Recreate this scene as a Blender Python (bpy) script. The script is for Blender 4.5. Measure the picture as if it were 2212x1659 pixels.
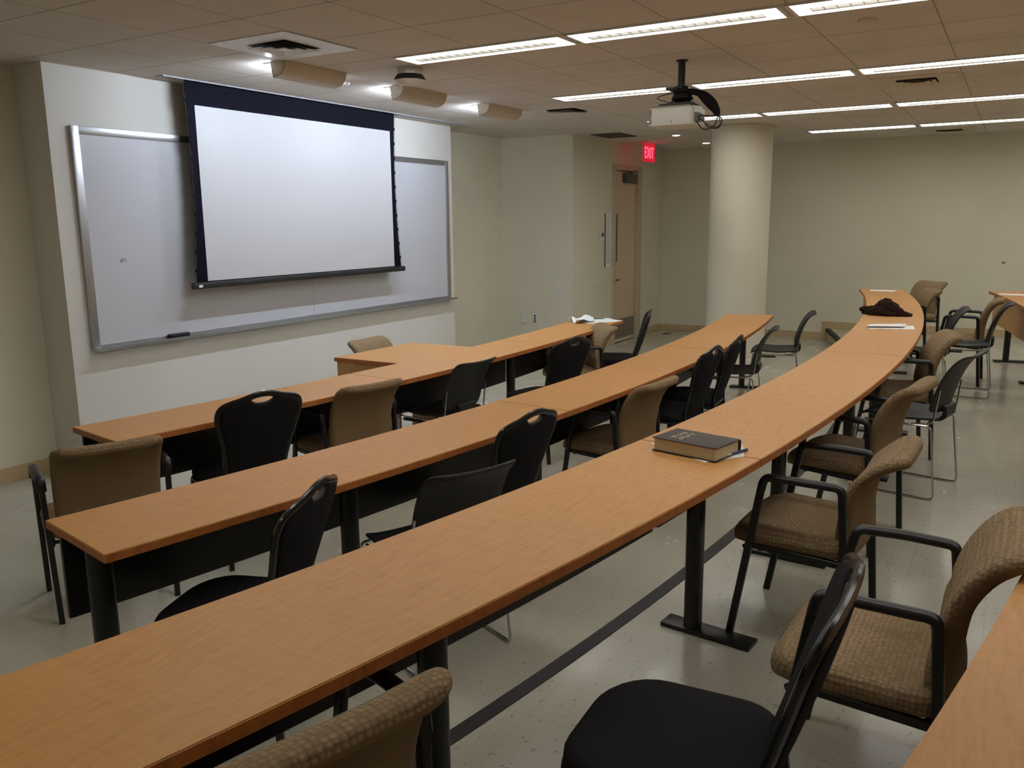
import bpy, bmesh, math, random
from mathutils import Vector, Matrix, noise
PI = math.pi
random.seed(7)
for o in list(bpy.data.objects):
    bpy.data.objects.remove(o, do_unlink=True)
S = bpy.context.scene
COL = S.collection

# ------------------------------------------------------------------ camera
CEIL = 2.715
cam_d = bpy.data.cameras.new('camera')
cam = bpy.data.objects.new('camera', cam_d); COL.objects.link(cam)
yaw, pitch, roll = map(math.radians, (59.414, 10.8475, -0.6376))
v_ = Vector((math.sin(yaw)*math.cos(pitch), math.cos(yaw)*math.cos(pitch), -math.sin(pitch)))
r_ = Vector((math.cos(yaw), -math.sin(yaw), 0)); u_ = r_.cross(v_)
R_ = r_*math.cos(roll)+u_*math.sin(roll); U_ = u_*math.cos(roll)-r_*math.sin(roll)
cam.matrix_world = Matrix(((R_.x, U_.x, -v_.x, 0), (R_.y, U_.y, -v_.y, 0), (R_.z, U_.z, -v_.z, 1.69), (0, 0, 0, 1)))
cam_d.sensor_width = 36; cam_d.lens = 1832.75/2212*36; cam_d.clip_start = 0.05; cam_d.clip_end = 60
S.camera = cam

# ------------------------------------------------------------------ world, exposure
W = bpy.data.worlds.new('world'); S.world = W; W.use_nodes = True
W.node_tree.nodes['Background'].inputs[0].default_value = (0.02, 0.02, 0.02, 1)
W.node_tree.nodes['Background'].inputs[1].default_value = 0.2
S.view_settings.view_transform = 'Standard'
S.view_settings.look = 'None'
S.view_settings.gamma = 1.0
S.view_settings.use_curve_mapping = False
S.view_settings.exposure = 0.0
TROFFER = 11.3        # emission of the fluorescent troffers
WASHER = 270.0       # emission of the tubes in the board washers

# ------------------------------------------------------------------ materials
def srgb(r, g, b):
    f = lambda c: (c/255/12.92) if c/255 <= 0.04045 else ((c/255+0.055)/1.055)**2.4
    return (f(r), f(g), f(b), 1)
class NT:
    def __init__(s, name):
        s.m = bpy.data.materials.new(name); s.m.use_nodes = True
        s.t = s.m.node_tree; s.n = s.t.nodes; s.b = s.n['Principled BSDF']
    def add(s, kind, **kw):
        n = s.n.new(kind)
        for k, v in kw.items():
            if k in n.inputs.keys(): n.inputs[k].default_value = v
            else: setattr(n, k, v)
        return n
    def link(s, a, b): s.t.links.new(a, b)
    def coord(s, scale=(1, 1, 1), rot=(0, 0, 0)):
        tc = s.add('ShaderNodeTexCoord'); mp = s.add('ShaderNodeMapping')
        mp.inputs['Scale'].default_value = scale; mp.inputs['Rotation'].default_value = rot
        s.link(tc.outputs['Object'], mp.inputs['Vector']); return mp.outputs['Vector']
    def noise(s, vec, scale, detail=3, rough=.5):
        n = s.add('ShaderNodeTexNoise'); n.inputs['Scale'].default_value = scale
        n.inputs['Detail'].default_value = detail; n.inputs['Roughness'].default_value = rough
        s.link(vec, n.inputs['Vector']); return n.outputs['Fac']
    def ramp(s, fac, stops):
        r = s.add('ShaderNodeValToRGB'); e = r.color_ramp.elements
        while len(e) < len(stops): e.new(.5)
        for x, (p, c) in zip(e, stops): x.position = p; x.color = c
        s.link(fac, r.inputs['Fac']); return r.outputs['Color']
    def math(s, op, a, b=None, c=None):
        n = s.add('ShaderNodeMath'); n.operation = op
        for i, x in enumerate((a, b, c)):
            if x is None: continue
            if isinstance(x, (int, float)): n.inputs[i].default_value = x
            else: s.link(x, n.inputs[i])
        return n.outputs[0]
    def mix(s, fac, a, b, mode='MIX'):
        n = s.add('ShaderNodeMix'); n.data_type = 'RGBA'; n.blend_type = mode
        for sock, x in ((n.inputs[0], fac), (n.inputs[6], a), (n.inputs[7], b)):
            if isinstance(x, (int, float, tuple)): sock.default_value = x
            else: s.link(x, sock)
        return n.outputs[2]
    def bump(s, h, dist=.002, strength=.5):
        b = s.add('ShaderNodeBump'); b.inputs['Distance'].default_value = dist; b.inputs['Strength'].default_value = strength
        s.link(h, b.inputs['Height']); s.link(b.outputs['Normal'], s.b.inputs['Normal'])
def plain(name, col, rough=.5, metal=0, spec=.5, var=0.0, vscale=8):
    k = NT(name); k.b.inputs['Roughness'].default_value = rough; k.b.inputs['Metallic'].default_value = metal
    k.b.inputs['Specular IOR Level'].default_value = spec
    vec = k.coord(); f = k.noise(vec, vscale, 4)
    c2 = tuple(x*(1-var) for x in col[:3])+(1,)
    k.link(k.ramp(f, [(.3, c2), (.7, col)]), k.b.inputs['Base Color'])
    return k.m
def emit(name, col, strength):
    k = NT(name); k.b.inputs['Base Color'].default_value = col
    k.b.inputs['Emission Color'].default_value = col; k.b.inputs['Emission Strength'].default_value = strength
    return k.m
M = {}
def mk_wall(name, col):
    k = NT(name); vec = k.coord(); f = k.noise(vec, 1.3, 3); g = k.noise(vec, 160, 2)
    c2 = tuple(x*.95 for x in col[:3])+(1,)
    k.link(k.ramp(f, [(.35, c2), (.65, col)]), k.b.inputs['Base Color'])
    k.b.inputs['Roughness'].default_value = .75; k.b.inputs['Specular IOR Level'].default_value = .25
    k.bump(g, .0006, .35); return k.m
M['wall'] = mk_wall('painted_wall', srgb(220, 215, 194))
M['frontwall'] = mk_wall('wall_paint_washer_lit', srgb(224, 221, 213))  # same wall paint made bluer; part of the washers' cool light sits in it
M['column'] = mk_wall('painted_column', srgb(216, 210, 190))
M['doorpaint'] = plain('door_paint', srgb(208, 188, 160), .5, var=.03, vscale=2)
M['doorframe'] = plain('door_frame_paint', srgb(196, 180, 154), .5, var=.03)
M['base'] = plain('vinyl_base', srgb(190, 168, 128), .45, var=.05, vscale=3)
M['black'] = plain('black_powder_coat', srgb(26, 26, 27), .38, var=.15, vscale=40)
M['blackgloss'] = plain('black_gloss_tube', srgb(20, 20, 21), .22, var=.1)
M['blackplastic'] = plain('black_plastic', srgb(32, 32, 34), .5, var=.1, vscale=60)
M['rubber'] = plain('black_rubber', srgb(30, 30, 30), .6, var=.15, vscale=30)
M['chrome'] = plain('chrome', srgb(200, 200, 200), .15, 1.0)
M['alu'] = plain('aluminium', srgb(185, 187, 192), .35, .85)
M['steel'] = plain('brushed_steel', srgb(150, 145, 135), .4, .8, var=.05)
M['white'] = plain('white_enamel', srgb(225, 225, 222), .4, var=.02)
M['whiteplastic'] = plain('white_plastic', srgb(215, 213, 205), .45, var=.03)
M['greytrim'] = plain('grey_trim', srgb(150, 150, 155), .5)
M['beige'] = plain('hood_enamel', srgb(205, 192, 172), .45, var=.02)
M['paper'] = plain('paper', srgb(236, 236, 234), .8, var=.02)
M['pages'] = plain('page_block', srgb(205, 190, 155), .8, var=.12, vscale=90)
M['leather'] = plain('book_leather', srgb(58, 46, 42), .55, var=.2, vscale=30)
M['gold'] = plain('gold_foil', srgb(205, 185, 150), .35, .5)
M['screen'] = plain('screen_vinyl', srgb(205, 204, 206), .85, spec=.1, var=.01)
M['screenblack'] = plain('screen_black', srgb(11, 11, 24), .8, spec=.1, var=.05)
M['board'] = plain('whiteboard_enamel', srgb(205, 206, 212), .28, var=.02, vscale=1)
M['blue'] = plain('blue_plastic', srgb(20, 30, 95), .3)
M['brownknit'] = plain('brown_knit', srgb(50, 34, 27), .95, spec=.1, var=.4, vscale=40)
M['voidshade'] = plain('opening_shade', srgb(28, 24, 20), .8)  # dark colour that stands for shade inside openings
M['greydark'] = plain('grey_metal', srgb(92, 90, 84), .45, .3, var=.05)
M['glassdark'] = plain('dark_glass', srgb(38, 34, 22), .1)
M['green'] = plain('green_ink', srgb(70, 130, 80), .7)
M['redbrown'] = plain('red_brown', srgb(120, 62, 30), .6)
M['ink'] = plain('grey_ink', srgb(120, 116, 116), .8)
M['redink'] = plain('red_ink', srgb(170, 80, 70), .8)
M['lampglass'] = emit('fluorescent_light', (1.0, .985, .945, 1), TROFFER)
M['basket'] = emit('basket_glow_light', (.97, .97, .90, 1), .62)
M['tube'] = emit('washer_tube_light', (.73, .84, 1.0, 1), WASHER)
M['can'] = emit('downlight_light', (1.0, .97, .9, 1), 12)
M['exitred'] = emit('exit_letter_light', (1.0, .08, .15, 1), 2.2)
M['exitface'] = emit('exit_face_light', (.8, .02, .05, 1), .45)
# reflector of the troffers: bright enamel
M['reflector'] = plain('reflector_enamel', srgb(240, 240, 236), .35)

def mk_wood(name, c1, c2, rough):
    k = NT(name)
    vec = k.coord((4.0, 30.0, 4.0)); d = k.noise(k.coord((1, 1, 1)), 3.0, 2)
    vm = k.add('ShaderNodeVectorMath'); vm.operation = 'ADD'; k.link(vec, vm.inputs[0])
    sc = k.math('MULTIPLY', d, 3.0); cx = k.add('ShaderNodeCombineXYZ'); k.link(sc, cx.inputs[1]); k.link(cx.outputs[0], vm.inputs[1])
    f = k.noise(vm.outputs[0], 2.4, 5, .6); g = k.noise(k.coord((60, 3, 3)), 1.6, 3)
    m = k.math('ADD', k.math('MULTIPLY', f, .7), k.math('MULTIPLY', g, .3))
    k.link(k.ramp(m, [(.32, c2), (.5, c1), (.68, tuple(min(1, x*1.08) for x in c1[:3])+(1,))]), k.b.inputs['Base Color'])
    k.b.inputs['Roughness'].default_value = rough; k.b.inputs['Specular IOR Level'].default_value = .35
    return k.m
M['wood'] = mk_wood('maple_laminate', srgb(200, 147, 88), srgb(190, 135, 77), .45)
M['woodedge'] = mk_wood('maple_edge', srgb(176, 106, 54), srgb(150, 86, 42), .45)
M['woodpanel'] = mk_wood('maple_panel', srgb(192, 148, 96), srgb(176, 130, 82), .5)

def mk_knit():
    k = NT('tan_knit_fabric'); vec = k.coord((1, 1, 1))
    vo = k.add('ShaderNodeTexVoronoi'); vo.inputs['Scale'].default_value = 75; vo.inputs['Randomness'].default_value = .35
    k.link(vec, vo.inputs['Vector'])
    f = k.noise(vec, 9, 3)
    c = k.ramp(vo.outputs['Distance'], [(.1, srgb(172, 150, 118)), (.62, srgb(134, 112, 84))])
    k.link(k.mix(k.math('MULTIPLY', f, .3), c, srgb(96, 78, 56)), k.b.inputs['Base Color'])
    k.b.inputs['Roughness'].default_value = .9; k.b.inputs['Specular IOR Level'].default_value = .15
    k.bump(vo.outputs['Distance'], -.004, .8); return k.m
M['knit'] = mk_knit()
def mk_cloth(name, col, sc, var):
    k = NT(name); vec = k.coord(); f = k.noise(vec, sc, 3); g = k.noise(vec, 4, 2)
    m = k.math('ADD', k.math('MULTIPLY', f, .5), k.math('MULTIPLY', g, .5))
    k.link(k.ramp(m, [(.3, tuple(x*(1-var) for x in col[:3])+(1,)), (.7, col)]), k.b.inputs['Base Color'])
    k.b.inputs['Roughness'].default_value = .92; k.b.inputs['Specular IOR Level'].default_value = .15
    k.bump(f, .0008, .5); return k.m
M['tanplain'] = mk_cloth('tan_plain_fabric', srgb(134, 110, 80), 260, .18)
M['blackcloth'] = mk_cloth('black_fabric', srgb(34, 33, 35), 220, .3)

def mk_floor(name):
    k = NT(name); tc = k.add('ShaderNodeTexCoord'); sp = k.add('ShaderNodeSeparateXYZ'); k.link(tc.outputs['Object'], sp.inputs[0])
    lines = None
    for ax in (0, 1):
        fr = k.math('FRACT', k.math('DIVIDE', k.math('ADD', sp.outputs[ax], 50.0), .3048))
        d = k.math('ABSOLUTE', k.math('SUBTRACT', fr, .5)); l = k.math('GREATER_THAN', d, .4955)
        lines = l if lines is None else k.math('MAXIMUM', lines, l)
    vec = k.coord()
    big = k.noise(vec, .9, 3)
    spk = k.noise(k.coord((1, 2.6, 1), (0, 0, .6)), 42, 1, .3)
    spk2 = k.noise(k.coord((2.6, 1, 1), (0, 0, .2)), 30, 1, .3)
    base = k.ramp(big, [(.3, srgb(182, 179, 163)), (.7, srgb(192, 189, 173))])
    s1 = k.math('GREATER_THAN', spk, .735); s2 = k.math('GREATER_THAN', spk2, .75)
    c = k.mix(k.math('MULTIPLY', k.math('MAXIMUM', s1, s2), .45), base, srgb(96, 98, 98))
    c = k.mix(k.math('MULTIPLY', lines, .20), c, srgb(110, 106, 92))
    sc = k.ramp(k.noise(k.coord((1.4, .8, 1), (0, 0, .4)), 1.2, 2, .5), [(.50, (0, 0, 0, 1)), (.85, (1, 1, 1, 1))])
    c = k.mix(k.math('MULTIPLY', sc, .22), c, srgb(104, 102, 92))
    k.link(c, k.b.inputs['Base Color'])
    rg = k.ramp(k.noise(k.coord((1, 3, 1), (0, 0, .5)), 2.2, 3, .5), [(.3, (.15,)*3+(1,)), (.75, (.30,)*3+(1,))])
    k.link(rg, k.b.inputs['Roughness']); k.b.inputs['Specular IOR Level'].default_value = .45
    k.bump(k.noise(vec, 7, 3), .0015, .25)
    return k.m
M['floor'] = mk_floor('vinyl_floor_tile')

LX = [4.48 + 2.122*i for i in range(4)]     # near edge of each row of troffers
def mk_ceiling():
    k = NT('acoustic_tile'); tc = k.add('ShaderNodeTexCoord'); sp = k.add('ShaderNodeSeparateXYZ'); k.link(tc.outputs['Object'], sp.inputs[0])
    # period of seven feet: one foot of light, three two-foot tiles
    px = k.math('FRACT', k.math('DIVIDE', k.math('ADD', k.math('SUBTRACT', sp.outputs[0], LX[0]), 21.22), 2.122))
    px = k.math('MULTIPLY', px, 2.122); m = None
    for a in (0, .275, .89, 1.506, 2.122):
        l = k.math('LESS_THAN', k.math('ABSOLUTE', k.math('SUBTRACT', px, a)), .006)
        m = l if m is None else k.math('MAXIMUM', m, l)
    py = k.math('FRACT', k.math('DIVIDE', k.math('ADD', k.math('SUBTRACT', sp.outputs[1], 3.505), 61.0), .61))
    l = k.math('GREATER_THAN', k.math('ABSOLUTE', k.math('SUBTRACT', py, .5)), .4925)
    lines = k.math('MAXIMUM', m, l)
    vec = k.coord(); f = k.noise(vec, 2, 3); g = k.noise(vec, 240, 2)
    c = k.ramp(f, [(.35, srgb(210, 203, 194)), (.65, srgb(217, 210, 201))])
    c = k.mix(k.math('MULTIPLY', lines, .5), c, srgb(90, 82, 72))
    k.link(c, k.b.inputs['Base Color']); k.b.inputs['Roughness'].default_value = .95; k.b.inputs['Specular IOR Level'].default_value = .1
    k.bump(g, .001, .4); return k.m
M['ceiling'] = mk_ceiling()

# ------------------------------------------------------------------ object helpers
def obj(name, bm, mats, parent=None, smooth=True, angle=40):
    bmesh.ops.recalc_face_normals(bm, faces=bm.faces[:])
    me = bpy.data.meshes.new(name); bm.to_mesh(me); bm.free()
    if not isinstance(mats, (list, tuple)): mats = [mats]
    for m in mats: me.materials.append(M[m] if isinstance(m, str) else m)
    if smooth:
        for p in me.polygons: p.use_smooth = True
        try: me.set_sharp_from_angle(angle=math.radians(angle))
        except Exception: pass
    o = bpy.data.objects.new(name, me); COL.objects.link(o)
    if parent is not None: o.parent = parent
    return o
def tag(o, label, cat, group=None):
    o['label'] = label; o['category'] = cat
    if group: o['group'] = group
    return o
def thing(name, label, cat, loc=(0, 0, 0), rz=0, group=None):
    o = bpy.data.objects.new(name, None); COL.objects.link(o); o.empty_display_size = .1
    o.location = loc; o.rotation_euler = (0, 0, rz)
    return tag(o, label, cat, group)
def struct(name, bm, mats, **kw):
    o = obj(name, bm, mats, **kw); o['kind'] = 'structure'; return o
def dup(root, loc, rz, label, group=None, tilt=None):
    c = root.copy(); COL.objects.link(c); c.location = loc; c.rotation_euler = (0, 0, rz); c['label'] = label
    if group: c['group'] = group
    for ch in list(root.children):
        d = ch.copy(); COL.objects.link(d); d.parent = c
        for g in list(ch.children):
            e = g.copy(); COL.objects.link(e); e.parent = d
    return c
def NB(): return bmesh.new()
def box(bm, x0, x1, y0, y1, z0, z1, mi=0):
    vs = [bm.verts.new(p) for p in ((x0, y0, z0), (x1, y0, z0), (x1, y1, z0), (x0, y1, z0), (x0, y0, z1), (x1, y0, z1), (x1, y1, z1), (x0, y1, z1))]
    for f in ((0, 3, 2, 1), (4, 5, 6, 7), (0, 1, 5, 4), (1, 2, 6, 5), (2, 3, 7, 6), (3, 0, 4, 7)):
        bm.faces.new([vs[i] for i in f]).material_index = mi
    return vs
def bevel_all(bm, r, seg=2):
    bmesh.ops.bevel(bm, geom=bm.edges[:], offset=r, segments=seg, affect='EDGES', profile=.5)
def bbox(x0, x1, y0, y1, z0, z1, r=.003, seg=2):
    bm = NB(); box(bm, x0, x1, y0, y1, z0, z1); bevel_all(bm, r, seg); return bm
def loft(bm, rings, close=True, caps=True, mi=0):
    vr = [[bm.verts.new(p) for p in r] for r in rings]; n = len(vr[0])
    for a, b in zip(vr, vr[1:]):
        for i in range(n if close else n-1):
            j = (i+1) % n
            bm.faces.new((a[i], a[j], b[j], b[i])).material_index = mi
    if caps:
        for r in (vr[0], vr[-1]):
            try: bm.faces.new(r).material_index = mi
            except ValueError: pass
    return vr
def fillet(pts, r, n=5):
    pts = [Vector(p) for p in pts]; out = [pts[0]]
    for a, b, c in zip(pts, pts[1:], pts[2:]):
        d1 = (a-b); d2 = (c-b); rr = min(r, d1.length*.45, d2.length*.45)
        p = b+d1.normalized()*rr; q = b+d2.normalized()*rr
        for i in range(n+1):
            t = i/n; out.append(p*(1-t)**2+b*2*t*(1-t)+q*t*t)
    out.append(pts[-1]); return out
def tube(bm, pts, rx, ry=None, n=10, up=(0, 0, 1), closed=False, square=False, mi=0):
    """sweep a round or rounded-square section along pts"""
    ry = rx if ry is None else ry
    pts = [Vector(p) for p in pts]; N = len(pts); rings = []; upv = Vector(up); prev = None
    for i, p in enumerate(pts):
        if closed: t = pts[(i+1) % N]-pts[(i-1) % N]
        else: t = pts[min(i+1, N-1)]-pts[max(i-1, 0)]
        t.normalize()
        s = t.cross(upv)
        if s.length < .05: s = prev if prev is not None else t.cross(Vector((1, 0, 0)))
        s.normalize()
        if prev is not None and s.dot(prev) < 0: s = -s
        prev = s.copy(); w = s.cross(t).normalized(); ring = []
        for k in range(n):
            a = 2*PI*(k+.5)/n; ca, sa = math.cos(a), math.sin(a)
            if square:
                e = .42; ca = math.copysign(abs(ca)**e, ca); sa = math.copysign(abs(sa)**e, sa)
            ring.append(p+s*(rx*ca)+w*(ry*sa))
        rings.append(ring)
    if closed: rings.append(rings[0])
    if closed:
        vr = [[bm.verts.new(q) for q in r] for r in rings[:-1]]; vr.append(vr[0])
        for a, b in zip(vr, vr[1:]):
            for i in range(n): bm.faces.new((a[i], a[(i+1) % n], b[(i+1) % n], b[i])).material_index = mi
    else: loft(bm, rings, mi=mi)
def cyl(bm, x, y, z0, z1, r, n=24, r2=None, mi=0):
    r2 = r if r2 is None else r2
    loft(bm, [[(x+r*math.cos(2*PI*k/n), y+r*math.sin(2*PI*k/n), z0) for k in range(n)], [(x+r2*math.cos(2*PI*k/n), y+r2*math.sin(2*PI*k/n), z1) for k in range(n)]], mi=mi)
def lathe(bm, x, y, prof, n=24, mi=0):
    loft(bm, [[(x+r*math.cos(2*PI*k/n), y+r*math.sin(2*PI*k/n), z) for k in range(n)] for r, z in prof], mi=mi)
def rrect(w, h, r, n=6, cx=0, cy=0):
    """rounded rectangle outline; r one radius or (bl, br, tr, tl)"""
    if not isinstance(r, (tuple, list)): r = (r,)*4
    out = []
    for (sx, sy, a0), rr in zip(((-1, -1, PI), (1, -1, 1.5*PI), (1, 1, 0), (-1, 1, .5*PI)), r):
        ox, oy = cx+sx*(w/2-rr), cy+sy*(h/2-rr)
        for i in range(n+1):
            a = a0+PI/2*i/n; out.append((ox+rr*math.cos(a), oy+rr*math.sin(a)))
    return out
def densify(o, step):
    out = []
    for i, p in enumerate(o):
        q = o[(i+1) % len(o)]; L = math.hypot(q[0]-p[0], q[1]-p[1]); k = max(1, int(L/step))
        for j in range(k): out.append((p[0]+(q[0]-p[0])*j/k, p[1]+(q[1]-p[1])*j/k))
    return out
def slab(bm, outline, t, re, mapf, crown=0, cen=None, n=4, mi_front=0, mi_back=None, sc=(.85, .65, .42, .2)):
    """padded slab: outline (u,v), thickness t, edge radius re, mapped by mapf(u,v,w)"""
    N = len(outline); cu = sum(p[0] for p in outline)/N; cv = sum(p[1] for p in outline)/N
    if cen: cu, cv = cen
    nor = []
    for i in range(N):
        a = outline[i-1]; b = outline[(i+1) % N]; dx, dy = b[0]-a[0], b[1]-a[1]; L = math.hypot(dx, dy) or 1
        nor.append((dy/L, -dx/L))
    ins = lambda d: [(p[0]-q[0]*d, p[1]-q[1]*d) for p, q in zip(outline, nor)]
    rings = []; inner = ins(re)
    def cap(sign):
        rr = []
        for s in sc:
            rr.append([mapf(cu+(p[0]-cu)*s, cv+(p[1]-cv)*s, sign*t/2+sign*crown*(1-s*s)) for p in inner])
        return rr
    arc = []
    for i in range(2*n+1):
        a = -PI/2+PI*i/(2*n); d = re*(1-math.cos(a)); w = (t/2-re)*(1 if a > 0 else -1 if a < 0 else 0)+re*math.sin(a)
        arc.append([mapf(p[0], p[1], w) for p in ins(d)])
    bot = cap(-1)[::-1]; top = cap(1)
    allr = bot+arc+top
    vr = [[bm.verts.new(p) for p in r] for r in allr]
    nb = len(bot)+n
    for k, (a, b) in enumerate(zip(vr, vr[1:])):
        for i in range(N):
            j = (i+1) % N
            f = bm.faces.new((a[i], a[j], b[j], b[i])); f.material_index = (mi_back if (mi_back is not None and k < nb) else mi_front)
    cb = bm.verts.new(mapf(cu, cv, -t/2-crown)); ct = bm.verts.new(mapf(cu, cv, t/2+crown))
    for i in range(N):
        j = (i+1) % N
        f = bm.faces.new((vr[0][i], vr[0][j], cb)); f.material_index = mi_back if mi_back is not None else mi_front
        f = bm.faces.new((vr[-1][i], vr[-1][j], ct)); f.material_index = mi_front
def spline(P, s):
    """Catmull-Rom through P (list of tuples), s in 0..1"""
    n = len(P)-1; x = max(0, min(1, s))*n; i = min(int(x), n-1); t = x-i
    g = lambda j: Vector(P[max(0, min(n, j))])
    a, b, c, d = g(i-1), g(i), g(i+1), g(i+2)
    return .5*((2*b)+(c-a)*t+(2*a-5*b+4*c-d)*t*t+(3*b-a-3*c+d)*t**3)
def text_mesh(body, size, extr=.0008):
    cu = bpy.data.curves.new('t', 'FONT'); cu.body = body; cu.size = size; cu.extrude = extr; cu.align_x = 'CENTER'; cu.align_y = 'CENTER'
    o = bpy.data.objects.new('t', cu); COL.objects.link(o); bpy.context.view_layer.update()
    me = bpy.data.meshes.new_from_object(o.evaluated_get(bpy.context.evaluated_depsgraph_get()))
    bpy.data.objects.remove(o); bm = NB(); bm.from_mesh(me); bpy.data.meshes.remove(me); return bm

# ------------------------------------------------------------------ room
CX, CY = 5.545, 22.269           # centre of the concentric table rows
STEP = .155; RN = 21.21          # upper tier height, radius of the step edge
XL, XB, YF, YM, YR = -1.2, 12.516, 5.41, 5.72, -4.2
def arcp(r, th): return (CX+r*math.sin(math.radians(th)), CY-r*math.cos(math.radians(th)))
bm = NB(); box(bm, XL, XB, YR, YM, -.12, 0); struct('floor', bm, 'floor', smooth=False)
th0 = -math.degrees(math.asin((CX-XL)/RN)); th1 = math.degrees(math.asin((XB-CX)/RN))
pts = [arcp(RN, th0+(th1-th0)*i/60) for i in range(61)]
bm = NB()
ol = pts+[(XB, YR), (XL, YR)]
lo = [bm.verts.new((x, y, .001)) for x, y in ol]; hi = [bm.verts.new((x, y, STEP)) for x, y in ol]
bm.faces.new(hi); bm.faces.new(lo[::-1])
for i in range(len(ol)):
    j = (i+1) % len(ol); bm.faces.new((lo[i], lo[j], hi[j], hi[i]))
struct('floor_tier', bm, 'floor', smooth=False)
bm = NB()
prof = [(RN-.006, STEP-.04), (RN-.006, STEP+.003), (RN+.05, STEP+.003), (RN+.05, STEP+.0005)]
rows = [[(*arcp(r, th0+.02+(th1-th0-.04)*i/90), z) for r, z in prof] for i in range(91)]
loft(bm, rows, close=True, caps=True); struct('trim_1', bm, 'rubber')      # black step nosing
# ceiling with slots for lights kept simple: fixtures sit just under it
bm = NB(); box(bm, XL, XB, YR, YM, CEIL, CEIL+.1); struct('ceiling', bm, 'ceiling', smooth=False)
bm = NB(); box(bm, XL, 9.475, YM, YM+.12, 0, CEIL); struct('wall_front', bm, 'wall', smooth=False)
bm = NB(); box(bm, 3.355, 7.90, YF, YM-.001, .001, CEIL-.001); struct('wall_board', bm, 'frontwall', smooth=False)
bm = NB(); box(bm, 9.475, 9.60, 4.82, YM+.12, 0, CEIL); struct('wall_return', bm, 'wall', smooth=False)
# door wall, with the opening left out
bm = NB()
box(bm, 9.475, 10.70, 4.714, 4.82, 0, CEIL); box(bm, 11.56, XB+.001, 4.714, 4.82, 0, CEIL); box(bm, 10.70, 11.56, 4.714, 4.82, 2.37, CEIL)
struct('wall_door', bm, 'wall', smooth=False)
bm = NB(); box(bm, XB, XB+.12, YR, 4.82, 0, CEIL); struct('wall_right', bm, 'wall', smooth=False)
bm = NB(); box(bm, XL-.12, XL, YR, YM+.12, 0, CEIL); struct('wall_left', bm, 'wall', smooth=False)
bm = NB(); box(bm, XL-.12, XB+.12, YR-.12, YR, 0, CEIL); struct('wall_back', bm, 'wall', smooth=False)
# vinyl base
def baseboard(name, segs):
    bm = NB()
    for (x0, x1, y0, y1, z) in segs: box(bm, x0, x1, y0, y1, z, z+.10)
    struct(name, bm, 'base', smooth=False)
baseboard('baseboard_front', [(XL, 3.35, YM-.007, YM, .001), (7.905, 9.47, YM-.007, YM, .001)])
baseboard('baseboard_door', [(9.48, 10.65, 4.707, 4.714, .001), (11.66, XB-.008, 4.707, 4.714, .001)])
yn = CY-math.sqrt(RN**2-(XB-CX)**2)
baseboard('baseboard_right', [(XB-.008, XB, yn-.02, 4.706, .001), (XB-.008, XB, YR, yn+.06, STEP+.001), (XB-.0085, XB, yn-.02, yn+.06, STEP-.06)])
# column
bm = NB(); colx, coly, colr = 9.93, 2.80, .338
lathe(bm, colx, coly, [(colr, 0), (colr, CEIL)], 64); o = struct('column', bm, 'column')
bm = NB(); lathe(bm, colx, coly, [(colr+.006, 0.001), (colr+.006, .10), (colr, .103)], 64)
o2 = obj('column_base', bm, 'column', o)
bm = NB(); lathe(bm, colx, coly, [(colr+.012, CEIL-.012), (colr+.012, CEIL)], 64); obj('ceiling_ring', bm, 'beige', o)

# ------------------------------------------------------------------ door
bm = NB(); box(bm, 10.745, 11.505, 4.73, 4.775, .012, 2.345)
door = struct('door_1', bm, 'doorpaint', smooth=False)
bm = NB()
for a in ((10.66, 10.735, 4.685, 4.83, 0, 2.42), (11.515, 11.64, 4.685, 4.83, 0, 2.42), (10.735, 11.515, 4.685, 4.83, 2.352, 2.42)): box(bm, *a)
bevel_all(bm, .004); obj('door_frame', bm, 'doorframe', door)
obj('vision_panel', bbox(10.785, 10.865, 4.722, 4.735, 1.13, 1.775, .003), 'glassdark', door)
bm = NB(); box(bm, 10.75, 11.49, 4.724, 4.731, .06, .33); obj('kick_plate', bm, 'steel', door)
bm = NB(); box(bm, 11.03, 11.40, 4.66, 4.73, 2.19, 2.315); bevel_all(bm, .008); obj('closer_body', bm, 'greydark', door)
bm = NB(); tube(bm, [(11.30, 4.70, 2.325), (11.02, 4.62, 2.335), (11.45, 4.69, 2.36)], .012, .008, 8); obj('closer_arm', bm, 'greydark', door)
bm = NB(); tube(bm, [(10.80, 4.73, .885), (10.80, 4.68, .885)], .012, n=12); tube(bm, fillet([(10.80, 4.68, .885), (10.885, 4.68, .885)], .02), .010, n=12); obj('door_handle', bm, 'steel', door)
bm = NB(); box(bm, 10.745, 11.505, 4.76, 4.765, .0, .012); obj('door_gap_shade', bm, 'voidshade', door)  # dark strip in place of the shade under the door

# ------------------------------------------------------------------ things on the door wall and return wall
t = thing('thermostat', 'small white thermostat on the wall left of the door', 'thermostat', (10.30, 4.714, 1.49))
obj('housing', bbox(-.07, .07, -.028, -.001, -.06, .06, .006), 'whiteplastic', t); obj('display', bbox(-.035, .04, -.031, -.027, -.01, .04, .001), 'greydark', t)
t = thing('notice_strip', 'tall narrow white notice with small printed lines beside the door', 'notice', (10.52, 4.714, 1.43))
obj('sheet', bbox(-.085, .085, -.008, -.001, -.35, .35, .001), 'paper', t); obj('edge_strip', bbox(-.102, -.086, -.012, -.001, -.35, .35, .001), 'greydark', t)
bm = NB(); random.seed(3)
box(bm, -.05, .03, -.0095, -.0085, .295, .303, 0); box(bm, -.012, .004, -.0095, -.0085, .315, .335, 0)
for i in range(26):
    z = .262-i*.0225; mi = 1 if i < 3 else 0
    box(bm, -.062, -.062+random.uniform(.03, .05), -.0095, -.0085, z, z+.008, mi); box(bm, .004, .004+random.uniform(.025, .055), -.0095, -.0085, z, z+.008, mi)
obj('printed_lines', bm, ['ink', 'redink'], t, smooth=False)
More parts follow.
